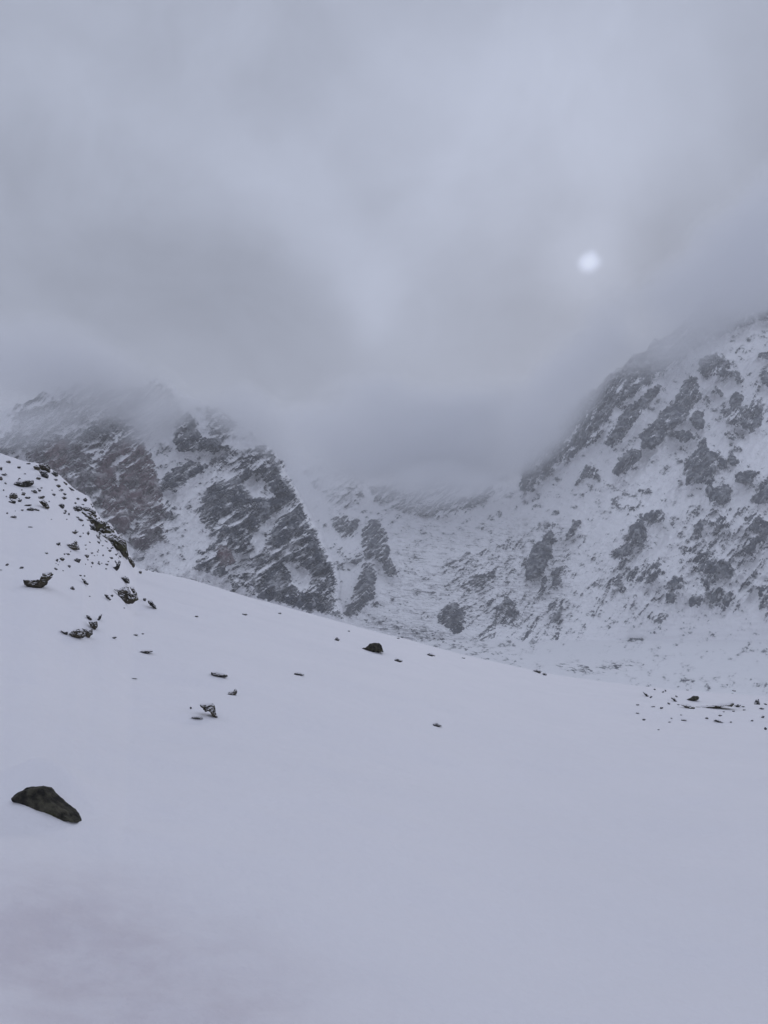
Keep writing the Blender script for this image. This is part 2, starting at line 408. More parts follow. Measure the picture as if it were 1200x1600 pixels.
SNOWP = [   # snow lying inside the outcrops: gullies and ledges
 [(384,758),(399,742),(408,744),(404,756),(416,768),(442,774),(434,780),(402,781),(396,768)],
 [(407,832),(422,812),(450,790),(466,790),(440,806),(425,820),(417,838),(438,872),(402,882),(385,856)],
 [(443,870),(468,860),(484,880),(478,890),(492,912),(480,922),(466,905),(456,900)],
 [(366,722),(385,712),(380,728),(368,742),(352,752),(362,735)],
 [(462,740),(468,760),(452,745)],
 [(1030,588),(980,627),(965,648),(972,645),(1000,620),(1034,596)],
 [(1092,556),(1096,566),(1040,630),(1002,672),(972,706),(956,726),(944,722),(960,704),(1000,655),(1030,622)],
 [(1102,600),(1118,612),(1128,650),(1134,690),(1120,690),(1108,660)],
 [(1078,640),(1092,632),(1080,656),(1068,662)],
 [(196,760),(215,752),(222,762),(205,770)],
 [(183,718),(190,718),(190,760),(186,780)],
]
# closer reading of the two nearest faces; painted in order, so snow can lie over rock
def ZA(*p_): return [(300 + x / 5, 680 + y / 5) for x, y in p_]
def ZC(*p_): return [(940 + x / 4.615, 540 + y / 4.615) for x, y in p_]
def ZD(*p_): return [(940 + x / 4.615, 760 + y / 4.615) for x, y in p_]
FINE = [
 (.62,0,ZA((120,420),(160,380),(400,350),(460,470),(560,510),(600,560),(470,770),(420,800),(350,930),(300,860),(270,760),(130,745),(90,690),(65,630))),
 (.60,0,ZA((330,230),(460,130),(520,90),(590,110),(650,150),(700,300),(800,450),(890,650),(920,720),(1000,800),(1025,930),(1080,965),(1125,1150),(1100,1200),(1120,1330),(1140,1425),(1050,1390),(850,1370),(700,1320),(600,1300),(540,1270),(505,1230),(600,1150),(500,1100),(480,1020),(600,1000),(640,930),(600,830),(650,720),(720,600),(600,600),(500,500),(420,370),(400,250))),
 (.56,0,ZA((350,1130),(440,1080),(520,1130),(590,1150),(520,1200),(400,1160))),
 (.04,0,ZA((410,390),(480,300),(540,300),(580,370),(620,420),(640,460),(690,490),(640,505),(500,505),(460,460))),
 (.85,0,ZA((500,340),(530,350),(525,392),(503,375))), (.85,0,ZA((570,342),(622,318),(625,372),(590,384))), (.85,0,ZA((540,420),(605,418),(575,452))),
 (.06,0,ZA((590,640),(740,560),(790,570),(740,610),(640,720),(590,830),(560,900),(480,900),(510,780))),
 (.04,0,ZA((730,1010),(840,1000),(870,1040),(950,1090),(940,1180),(860,1230),(780,1130))),
 (.10,0,ZA((690,930),(800,860),(850,880),(800,900),(720,960))),
 (.99,0,ZA((570,520),(700,505),(770,545),(700,590),(580,680),(520,770),(455,740),(540,620))),
 (.97,0,ZA((720,690),(800,670),(860,740),(780,790),(790,830),(720,900),(660,915),(610,860),(620,800),(680,760))),
 (.90,0,ZA((850,830),(930,770),(980,800),(1000,860),(950,890),(870,870))),
 (.86,0,ZA((640,240),(690,300),(790,430),(820,500),(740,490),(650,470),(630,380))),
 (.92,0,ZA((400,390),(470,480),(460,560),(380,580),(320,500),(340,440))),
 (.90,0,ZA((120,430),(220,400),(380,370),(300,430),(200,520),(130,540),(70,630),(90,520))),
 (.95,0,ZA((180,560),(290,510),(300,560),(230,640),(175,650))),
 (.92,0,ZA((1040,970),(1080,975),(1110,1080),(1120,1150),(1070,1150),(1030,1090),(980,1080),(1000,1000))),
 (.92,0,ZA((930,980),(980,900),(1020,930),(1010,970),(960,1010))),
 (.95,0,ZA((690,1040),(720,1040),(780,1110),(750,1120),(700,1080))),
 (.90,0,ZA((500,1075),(650,1070),(660,1120),(580,1140),(520,1110))),
 (.90,0,ZA((520,1230),(640,1140),(760,1150),(830,1230),(820,1290),(700,1310),(560,1290))),
 (.99,0,ZA((830,1240),(900,1240),(1000,1300),(1050,1370),(1130,1420),(1060,1400),(850,1360))),
 (.90,0,ZA((700,970),(840,960),(830,1000),(760,1010),(700,990))),
 (.80,0,ZA((410,830),(470,790),(480,830),(400,900),(360,930))),
 (.86,0,ZA((130,910),(240,800),(250,830),(150,910))),
 (.96,.9,ZA((210,910),(240,875),(320,900),(345,1010),(270,1030),(200,990))),
 (.85,0,ZA((160,1090),(190,1050),(270,1020),(240,1100),(180,1110))),
 (.60,0,ZA((30,980),(70,1000),(150,960),(150,990),(100,1050),(60,1040))),
 (.85,0,ZA((310,1170),(370,1190),(350,1220),(320,1210))),
 (.66,0,ZA((280,70),(300,80),(300,240),(250,280),(170,370),(140,390),(240,240),(270,180))),
 (.76,0,ZA((340,260),(420,210),(450,250),(370,290))),
 (.76,0,ZC((650,230),(700,230),(720,380),(690,440),(650,500),(590,560),(540,590),(500,620),(460,700),(380,760),(280,740),(280,660),(350,580),(400,540),(420,480),(520,430),(560,350),(620,260))),
 (.97,0,ZC((400,510),(450,470),(560,480),(540,560),(480,610),(440,600),(400,560))),
 (.97,0,ZC((290,650),(380,570),(450,620),(460,690),(380,750),(300,710))),
 (.78,0,ZC((90,900),(150,790),(220,760),(300,770),(260,850),(200,900),(140,970),(95,950))),
 (.97,0,ZC((650,530),(700,470),(745,490),(750,610),(700,610),(660,570))),
 (.82,0,ZC((500,640),(640,620),(700,680),(600,710),(540,690))),
 (.65,0,ZC((590,740),(650,730),(600,757))), (.80,0,ZC((460,800),(515,778),(480,815))),
 (.64,0,ZC((700,100),(830,60),(940,100),(950,150),(860,230),(770,260),(710,190))),
 (.66,0,ZC((860,200),(1000,200),(1050,260),(1000,320),(970,240),(870,240))),
 (.88,0,ZC((830,310),(860,310),(900,370),(880,390),(840,350))),
 (.92,0,ZC((940,380),(980,345),(1030,370),(1010,440),(930,460))),
 (.62,0,ZC((870,480),(1000,440),(1150,400),(1180,500),(1170,590),(1080,640),(1000,600),(900,580))),
 (.86,0,ZC((1000,560),(1060,540),(1080,590),(1020,600))), (.90,0,ZC((1140,560),(1178,556),(1160,592))),
 (.86,0,ZC((890,620),(980,650),(980,670),(940,690),(910,680))),
 (.85,0,ZC((1140,80),(1260,20),(1360,60),(1260,110),(1160,100))), (.80,0,ZC((1160,210),(1260,180),(1360,250),(1260,330),(1170,300))),
 (.74,0,ZC((755,675),(790,730),(830,790),(830,950),(800,1060),(760,1015),(620,1020),(585,940),(600,860),(680,770),(720,710))),
 (.98,0,ZC((755,675),(800,760),(790,820),(720,830),(660,830),(690,760))), (.92,0,ZC((650,840),(700,850),(690,920),(650,900))),
 (.74,0,ZC((830,790),(900,830),(920,920),(860,910))),
 (.93,0,ZC((925,795),(960,800),(1010,850),(960,900),(930,860))),
 (.96,0,ZC((970,960),(1000,930),(1130,900),(1150,930),(1080,1010),(1000,1010))),
 (.92,0,ZC((1150,1030),(1210,950),(1500,880),(1500,1060),(1200,1100))),
 (.80,0,ZC((60,640),(180,480),(260,410),(390,290),(460,300),(300,500),(180,650),(100,760),(30,720))),
 (.02,0,ZC((680,90),(700,130),(560,330),(430,450),(340,560),(200,680),(90,810),(60,800),(160,680),(300,510),(440,340),(600,150))),
 (.98,0,ZD((210,310),(260,250),(300,190),(315,270),(330,350),(340,400),(290,440),(230,420),(210,360))),
 (.95,0,ZD((165,440),(210,425),(265,450),(200,510),(165,510))), (.86,0,ZD((100,490),(150,440),(160,520),(110,550))), (.74,0,ZD((165,390),(190,360),(195,410))),
 (.60,0,ZD((310,190),(440,180),(460,240),(430,290),(330,260))), (.88,0,ZD((430,190),(460,190),(460,240),(430,260))),
 (.84,0,ZD((130,600),(180,560),(160,610))), (.93,0,ZD((120,640),(150,640),(140,700),(190,760),(150,785),(115,720))),
 (.58,0,ZD((190,620),(300,570),(440,560),(440,660),(330,710),(240,700),(200,740))), (.80,0,ZD((70,762),(108,768),(90,788))),
 (.60,0,ZD((470,720),(500,660),(600,650),(570,780),(510,860),(470,830))),
 (.78,0,ZD((760,20),(940,0),(960,110),(880,170),(780,150))), (.80,0,ZD((690,165),(730,140),(715,182))), (.90,0,ZD((1080,110),(1200,0),(1400,0),(1300,110),(1140,140))),
 (.92,0,ZD((655,280),(720,260),(740,260),(830,270),(870,230),(920,200),(890,300),(840,350),(850,300),(740,290),(720,330),(690,345),(680,320))),
 (.94,0,ZD((650,380),(690,358),(712,368),(660,398))),
 (.76,0,ZD((1040,250),(1110,220),(1180,240),(1200,360),(1140,360),(1060,320))), (.97,0,ZD((1110,200),(1190,250),(1400,300),(1400,380),(1190,360),(1150,300))),
 (.82,0,ZD((1030,430),(1080,390),(1170,380),(1170,420),(1110,440),(1120,490),(1070,515),(1045,480))),
 (.44,0,ZD((660,440),(750,390),(840,440),(850,530),(760,530),(680,520))),
 (.74,0,ZD((670,600),(700,560),(770,540),(860,560),(940,560),(960,660),(900,670),(800,640),(700,630))),
 (.95,0,ZD((670,550),(740,488),(748,500),(690,562))), (.93,0,ZD((760,560),(800,560),(830,640),(780,620))), (.9,0,ZD((866,438),(892,438),(898,462))),
 (.86,0,ZD((640,820),(680,808),(740,800),(700,860),(660,872))), (.68,0,ZD((760,760),(880,740),(950,770),(930,870),(840,880),(780,830))),
 (.62,0,ZD((730,680),(800,680),(760,740))), (.74,0,ZD((790,870),(832,876),(810,922))), (.60,0,ZD((720,915),(785,925),(730,942))),
 (.52,0,ZD((1140,740),(1200,720),(1360,740),(1360,960),(1180,960),(1150,880))),
 (.55,0,ZD((330,950),(430,945),(430,962),(340,965))), (.55,0,ZD((440,985),(490,925),(500,930),(480,985))),
]
def _cen(pl): return sum(q[0] for q in pl) / len(pl), sum(q[1] for q in pl) / len(pl)
def _near(pl):
    x, y = _cen(pl)
    return (300 < x < 540 and 700 < y < 975) or (968 < x < 1290 and 552 < y < 985)
R_ = [q for q in R_ if q[0] < .45 or not _near(q[2])]
SNOWP = [q for q in SNOWP if not _near(q)]
U0, U1, V0, V1 = -280, 1480, 350, 1120
PW, PH = U1 - U0, V1 - V0
cov = np.zeros((PH, PW)); red = np.zeros((PH, PW))
def fill(img, poly, val, mode='max'):
    P = np.array(poly, float) - [U0, V0]
    x0, y0 = np.maximum(np.floor(P.min(0)).astype(int) - 1, 0); x1 = min(int(P[:, 0].max()) + 2, PW); y1 = min(int(P[:, 1].max()) + 2, PH)
    if x1 <= x0 or y1 <= y0: return
    gx, gy = np.meshgrid(np.arange(x0, x1) + .5, np.arange(y0, y1) + .5)
    ins = np.zeros(gx.shape, bool)
    for (ax, ay), (bx, by) in zip(P, np.roll(P, -1, 0)):
        if ay == by: continue
        cnd = ((ay > gy) != (by > gy)) & (gx < (bx - ax) * (gy - ay) / (by - ay) + ax)
        ins ^= cnd
    sub = img[y0:y1, x0:x1]
    if mode == 'max': sub[ins] = np.maximum(sub[ins], val)
    else: sub[ins] *= val
def blur(img, k):
    for ax in (0, 1):
        for _ in range(2):
            p_ = np.pad(img, [(k, k) if a == ax else (0, 0) for a in (0, 1)], mode='edge')
            cs = np.cumsum(p_, axis=ax); cs = np.insert(cs, 0, 0, axis=ax)
            n = img.shape[ax]; w = 2 * k + 1
            img = (np.take(cs, range(w, w + n), ax) - np.take(cs, range(0, n), ax)) / w
    return img
def samp(img, u, v):
    x = np.clip(u - U0 - .5, 0, PW - 1.001); y = np.clip(v - V0 - .5, 0, PH - 1.001)
    ix = x.astype(int); iy = y.astype(int); fx = x - ix; fy = y - iy
    ix1 = np.minimum(ix + 1, PW - 1); iy1 = np.minimum(iy + 1, PH - 1)
    return (img[iy, ix] * (1 - fx) + img[iy, ix1] * fx) * (1 - fy) + (img[iy1, ix] * (1 - fx) + img[iy1, ix1] * fx) * fy
for s_, r_, pl in sorted(R_, key=lambda q: q[0]): fill(cov, pl, s_)
for s_, r_, pl in R_:
    if r_: fill(red, pl, r_)
for pl in SNOWP: fill(cov, pl, .25, 'mul')
for s_, r_, pl in FINE:
    fill(cov, pl, 0, 'mul'); fill(cov, pl, s_)
    if r_: fill(red, pl, r_)
amask = np.zeros((PH, PW))
fill(amask, [(-281, 349), (440, 349), (441, 700), (447, 735), (462, 762), (480, 795), (503, 838), (513, 866), (525, 884), (531, 912), (528, 936), (536, 962), (556, 990), (560, 1121), (-281, 1121)], 1)
amask = blur(amask, 1)
cov1 = blur(cov, 1); cov8 = blur(cov, 7); cov20 = blur(cov, 18); red3 = blur(red, 3)

SKYL = [(-300, 560), (-150, 640), (0, 640), (60, 612), (110, 600), (150, 590), (190, 604), (230, 592), (262, 596), (300, 616), (330, 622), (352, 640), (385, 668), (420, 690), (438, 712), (452, 722),
        (480, 705), (520, 690), (580, 696), (640, 684), (720, 700), (780, 712), (812, 722), (822, 712), (837, 693), (867, 661), (900, 627), (950, 586), (1000, 545), (1060, 502), (1100, 470), (1150, 432), (1200, 400), (1330, 350), (1500, 320)]
su = np.array([q[0] for q in SKYL], float); sv = np.array([q[1] for q in SKYL], float)
us = np.arange(-270, 1470, 1.1); nrow = 690
vt = np.interp(us, su, sv) + 30 * (ridged(us / 38, us * 0, 71, 5, .6) - .55)
vb = np.interp(us, _ru, _rv) + 14
T = np.linspace(0, 1, nrow)
U = np.broadcast_to(us, (nrow, len(us))).copy()
Vp = vt + (vb - vt) * T[:, None]
TE = (np.arange(1, 91) / 90.0)[:, None] ** 1.5            # the slopes go on down to the valley behind the near crest
Vp = np.vstack([Vp, vb + (1560 - vb) * TE]); U = np.broadcast_to(us, Vp.shape).copy()
az, el = azel(U, Vp)
wu = U + 6 * (crags(U / 30, Vp / 30, 11, 4, .6) - .5) + 9 * (crags(U / 9, Vp / 9, 12, 3) - .5)
wv = Vp + 6 * (crags(U / 30, Vp / 30, 13, 4, .6) - .5) + 9 * (crags(U / 9, Vp / 9, 14, 3) - .5)
C1 = samp(cov1, wu, wv); C4 = samp(blur(cov, 4), wu, wv); C8 = samp(cov8, U, Vp); C20 = samp(cov20, U, Vp); RD = samp(red3, wu, wv)
AM = samp(amask, U + 4 * (nf(U / 8, Vp / 8, 15, 3) - .5), Vp)
# distance of the base slope
def slope_r(e, r0, m, e0=0.0):
    z0 = e0 * r0
    return (m * r0 - z0) / np.maximum(m - e, .12)
rB = slope_r(el, 1500, .52)
rC = slope_r(el, 1420, .92)
wC = sm(770, 1010, U - .25 * (Vp - 800))
rBC = rB * (1 - wC) + rC * wC
rA = slope_r(el, 980, .95)
rVal = -78 / np.minimum(el - .052, -.02)
hill = sm(-.055, .05, el + .012 * (nf(U / 60, Vp / 60, 61) - .5))
rBC = np.where(el < .045, np.minimum(rVal, 1500) * (1 - hill) + rBC * hill, rBC)
steep = sm(0, .06, el)
# rock strata and gullies run up to the right on both sides
th = math.radians(40)
def strata(u, v, sx, sy, ang=th):
    a = u * math.cos(ang) - v * math.sin(ang); b = u * math.sin(ang) + v * math.cos(ang)
    return a / sx, b / sy
def strata2(sx, sy):
    a1, b1 = strata(U, Vp, sx, sy, math.radians(36)); a2, b2 = strata(U, Vp, sx, sy * 1.2, math.radians(60))
    q_ = U > 775
    return np.where(q_, a2, a1), np.where(q_, b2, b1)
sa, sb = strata2(26, 12); sa2, sb2 = strata2(8.5, 4.6)
N1 = nf(sa, sb, 21, 4, .6); N2 = nf(sa2, sb2, 22, 3, .6); N3 = nf(U / 5, Vp / 6, 23, 3, .6)
vs = nf(U / 9, Vp / 20, 24, 4, .6)
P1 = crags(*strata2(75, 36), 81, 6, .58); P2 = crags(*strata2(24, 16), 82, 5, .6); P3 = crags(*strata(U, Vp, 34, 20, math.radians(115)), 83, 5, .6)
PP = P1 * 46 + P2 * 20 + P3 * 20                      # relief in photo pixels
dv_ = ((vb - vt) / (nrow - 1))[None, :]
dv_ = np.vstack([np.repeat(dv_, nrow, 0), np.diff(Vp, axis=0)[nrow - 1:]])
LEDGE = np.gradient(PP, axis=0) / dv_                 # > 0: leans back upwards (snow lies), < 0: steep or overhanging (bare rock)
LEDGE = LEDGE + .45 * np.gradient(PP, axis=1) / 1.25
LEDGE = LEDGE / LEDGE.std()
LEDGE = np.clip(LEDGE, -1.6, 1.6)
head = sm(560, 600, U) * (1 - sm(740, 780, U)) * (1 - sm(805, 830, Vp))
NN = .36 * N1 + .36 * N2 + .28 * N3
NN = NN * (1 - head) + (.35 * vs + .65 * NN) * head
NN = (NN - .5) * 1.5 + .5 - .26 * LEDGE
gl = np.exp(-(((U - 690) / 120) ** 2 + ((Vp - 860) / 75) ** 2))
base = -.07 + steep * (.04 + .38 * (nf(U / 34, Vp / 34, 66, 3) - .25) * (.5 + .5 * sm(560, 760, U))) * (1 - gl)
NNb = (nf(U / 13, Vp / 9, 25, 5, .62) - .5) * 2.0 + .5 - .12 * LEDGE
wb = sm(.10, .34, np.maximum(C1, C4)); NN = NN * wb + NNb * (1 - wb)
val = np.maximum(-.10 + 1.24 * np.minimum(.68 * C1 + .32 * C4, .88), base) + (NN - .5) * .98
val = val - .48 * sm(.55, 1.25, LEDGE) * sm(.3, .6, nf(U / 16, Vp / 16, 91, 3))
rock = sm(.36, .70, val)
# crevassed ice: rough bands on the glacier and at its foot
ice = np.maximum.reduce([sm(560, 620, U) * (1 - sm(860, 940, U)) * sm(.0, .03, el) * (1 - sm(.135, .17, el)) * .7,
    np.exp(-((Vp - (985 + (U - 640) * .28)) / 20) ** 2) * sm(520, 600, U) * (1 - sm(760, 860, U)),
    np.exp(-((Vp - 1041) / 10) ** 2) * sm(850, 890, U) * (1 - sm(980, 1020, U)),
    .8 * np.exp(-((Vp - (893 + (U - 220) * .17)) / 7) ** 2) * sm(205, 240, U) * (1 - sm(340, 360, U))])
ia, ib = strata(U, Vp, 17, 3.2, math.radians(-6))
serac = ridged(ia, ib, 41, 3)
band2 = np.exp(-((Vp - (988 + (U - 640) * .28)) / 17) ** 2) * sm(520, 580, U) * (1 - sm(800, 880, U))
band3 = np.exp(-((Vp - (1042 + 4 * np.sin(U / 28))) / 8) ** 2) * sm(860, 880, U) * (1 - sm(990, 1020, U))
crev_shade = sm(.60, .78, serac) * ice  # shade in the crevasses, put into the ice colour through the rock value
ja, jb = strata(U + 5 * nf(U / 20, Vp / 9, 47, 2), Vp, 22, 3.4, math.radians(-7))
rub = np.maximum(band2 * sm(.50, .74, nf(U / 7, Vp / 3.6, 45, 4, .6)) * .62, band3 * sm(.72, .86, ridged(ja, jb, 46, 2)) * .80)
val = np.maximum(val, rub)
val = np.clip(np.maximum(val, crev_shade * .60 * sm(.3, .7, nf(U / 12, Vp / 6, 42, 2))), -.4, 1.3)
RI = AM * rA + (1 - AM) * rBC
mac = ridged(*strata(U, Vp, 95, 44, math.radians(52)), 51, 5, .6)
met = RI / F
RI = RI - steep * (met * 52 * (mac - .5) * (.35 + .65 * np.maximum(wC, AM)) + met * 26 * C20 + met * 14 * C8 + met * 20 * C4)
RI = RI - steep * met * (PP - 43) * .8 * (.25 + .75 * sm(.05, .5, C8) + 0 * C8) * np.where(U < 560, 1, .35 + .65 * np.maximum(wC, sm(.1, .5, C8)))
RI = RI - steep * met * rock * (3 + 12 * (ridged(*strata(U, Vp, 13, 7), 52, 3) - .4))
RI = RI - met * (16 * (serac - .5) + 12 * (crags(U / 12, Vp / 7, 44, 4) - .5)) * ice
RI = RI - steep * met * (10 * (nf(U / 30, Vp / 30, 53, 5, .6) - .5) + 6 * (ridged(*strata(U, Vp, 40, 12), 57, 4, .65) - .5))
RI = RI - (1 - steep) * met * 10 * (nf(U / 90, Vp / 14, 54, 3) - .5)
PX = np.sin(az) * RI; PY = np.cos(az) * RI; PZ = EYE + el * RI
# far side of the ridges: falls away behind the skyline
bk = []
for (dr, dz) in ((900, -700), (420, -260), (120, -40)):
    RR = RI[0] + dr
    bk.append(np.stack([np.sin(az[0]) * RR, np.cos(az[0]) * RR, PZ[0] + dz], -1))
Pm = np.concatenate([np.stack(bk), np.stack([PX, PY, PZ], -1)], 0)
ex = lambda a: np.concatenate([np.repeat(a[:1], 3, 0), a], 0)
rock_, red_, am_, u_, v_ = ex(val), ex(RD), ex(AM), ex(U), ex(Vp)
nr, nc = rock_.shape
idx = np.arange(nr * nc).reshape(nr, nc)
Q = np.stack([idx[:-1, :-1], idx[1:, :-1], idx[1:, 1:], idx[:-1, 1:]], -1).reshape(-1, 4)
fu = u_[:-1, :-1].ravel(); fv = v_[:-1, :-1].ravel(); fm = am_[:-1, :-1].ravel()
cedge = np.interp(fv, [700, 740, 800, 900, 1000, 1100], [812, 812, 800, 806, 850, 860])
reg = np.where(fm > .02, 0, np.where(fv > 1012 + 6 * np.sin(fu / 30), 3, np.where(fu > cedge, 2, 1)))
flat = Pm.reshape(-1, 3)
for k, nm, lab in ((0, 'mountain', 'dark craggy mountain left of the glacier, top in cloud'), (1, 'glacier', 'pale snowy icefall descending between the two mountains'),
                   (2, 'mountain', 'broad snowy mountain face with scattered outcrops right of the glacier'), (3, 'valley_floor', 'flat snow-covered valley at the foot of the icefall')):
    fk = Q[reg == k]
    used, inv = np.unique(fk.ravel(), return_inverse=True)
    finish(nm, flat[used], inv.reshape(-1, 4), m_mtn, attrs={'rock': rock_.ravel()[used], 'red': red_.ravel()[used]}, kind='structure', label=lab)

# ------------------------------------------------------------------ rocks
rnd = random.Random(7)
def rock_mesh(poly, foot, thick, mat, seed, sub=2, rough=.10, slab=False):
    """a stone whose outline (photo px) stands in an upright plane through the ground at `foot`; returns the object"""
    if isinstance(foot[0], tuple): a, b = at(*foot[0]), at(*foot[1])
    else:
        a = at(*foot); d = Vector((a.y, -a.x, 0)).normalized(); b = a + d
    side = Vector((b.x - a.x, b.y - a.y, 0)).normalized(); nrm = Vector((side.y, -side.x, 0))
    if nrm.dot(a) > 0: nrm = -nrm
    pts = []
    for (u, v) in poly:
        d = Vector([float(q) for q in ray(u, v)])
        t_ = (Vector((0, 0, EYE)) - a).dot(nrm) / -d.dot(nrm)
        pts.append(Vector((0, 0, EYE)) + d * t_)
    # resample the outline
    n = max(14, len(pts) * 3); L = [(pts[i] - pts[i - 1]).length for i in range(len(pts))]
    per = sum(L); out = []
    for k in range(n):
        s = per * k / n; i = 0
        while s > L[(i + 1) % len(pts)] and i < len(pts): s -= L[(i + 1) % len(pts)]; i += 1
        i %= len(pts); out.append(pts[i].lerp(pts[(i + 1) % len(pts)], s / max(L[(i + 1) % len(pts)], 1e-6)))
    cen = sum(out, Vector()) / n
    size = max((p_ - cen).length for p_ in out)
    if thick is None: thick = size * .8
    bm = bmesh.new(); rings = []
    rr_ = random.Random(seed)
    for (sc, dp) in (((.5, .9), (.90, .62), (1.0, .10), (1.0, -.6), (.85, -1.5), (.45, -2.2)) if slab else ((.45, .95), (.80, .70), (1.0, .12), (1.0, -.35), (.85, -1.2), (.45, -1.7))):
        ring = []
        for i, p_ in enumerate(out):
            w = cen + (p_ - cen) * sc
            k_ = 1 + .25 * mnoise.noise(Vector((math.cos(i / n * 6.28) * 1.3, math.sin(i / n * 6.28) * 1.3, seed * 3.7)))
            ring.append(bm.verts.new(w + nrm * (thick * dp * .55 * k_)))
        rings.append(ring)
    for r0, r1 in zip(rings, rings[1:]):
        for i in range(n): bm.faces.new((r0[i], r0[(i + 1) % n], r1[(i + 1) % n], r1[i]))
    f0 = bm.verts.new(cen + nrm * thick * .6 + Vector((0, 0, size * .08))); f1 = bm.verts.new(cen - nrm * thick * 1.0)
    for i in range(n):
        bm.faces.new((f0, rings[0][(i + 1) % n], rings[0][i])); bm.faces.new((f1, rings[-1][i], rings[-1][(i + 1) % n]))
    bmesh.ops.recalc_face_normals(bm, faces=bm.faces)
    if sub: bmesh.ops.subdivide_edges(bm, edges=bm.edges[:], cuts=sub - 1 if sub > 1 else 1, use_grid_fill=True)
    bm.normal_update()
    off = Vector((seed * 5.1, seed * 2.3, 0))
    for v in bm.verts:
        q_ = (v.co - cen) / size
        dpl = mnoise.fractal(q_ * 2.2 + off, .8, 2.1, 4) * rough + (abs(mnoise.noise(q_ * 4.5 + off)) - .25) * rough * .6
        v.co += v.normal * dpl * size
    origin = Vector((a.x, a.y, a.z)) if not isinstance(foot[0], tuple) else (a + b) / 2
    for v in bm.verts: v.co -= origin
    me = bpy.data.meshes.new('rock'); bm.to_mesh(me); bm.free(); me.materials.append(mat); me.polygons.foreach_set('use_smooth', [False] * len(me.polygons))
    o = bpy.data.objects.new('rock', me); COL.objects.link(o); o.location = origin
    return o
def tag(o, label, cat, group=None, name='rock'):
    o.name = name; o['label'] = label; o['category'] = cat
    if group: o['group'] = group
    return o

# the boulder low on the left
o = rock_mesh([(19, 1246), (30, 1238), (41, 1230), (52, 1229), (63, 1229), (69, 1232), (78, 1243), (88, 1253), (98, 1264), (110, 1274), (122, 1285), (106, 1283), (75, 1272), (40, 1257), (20, 1250)],
              ((22, 1249), (116, 1284)), .14, m_bould, 3, 5, .034, True)
tag(o, 'largest nearest dark boulder half buried low on the snow slope', 'boulder', None, 'boulder')

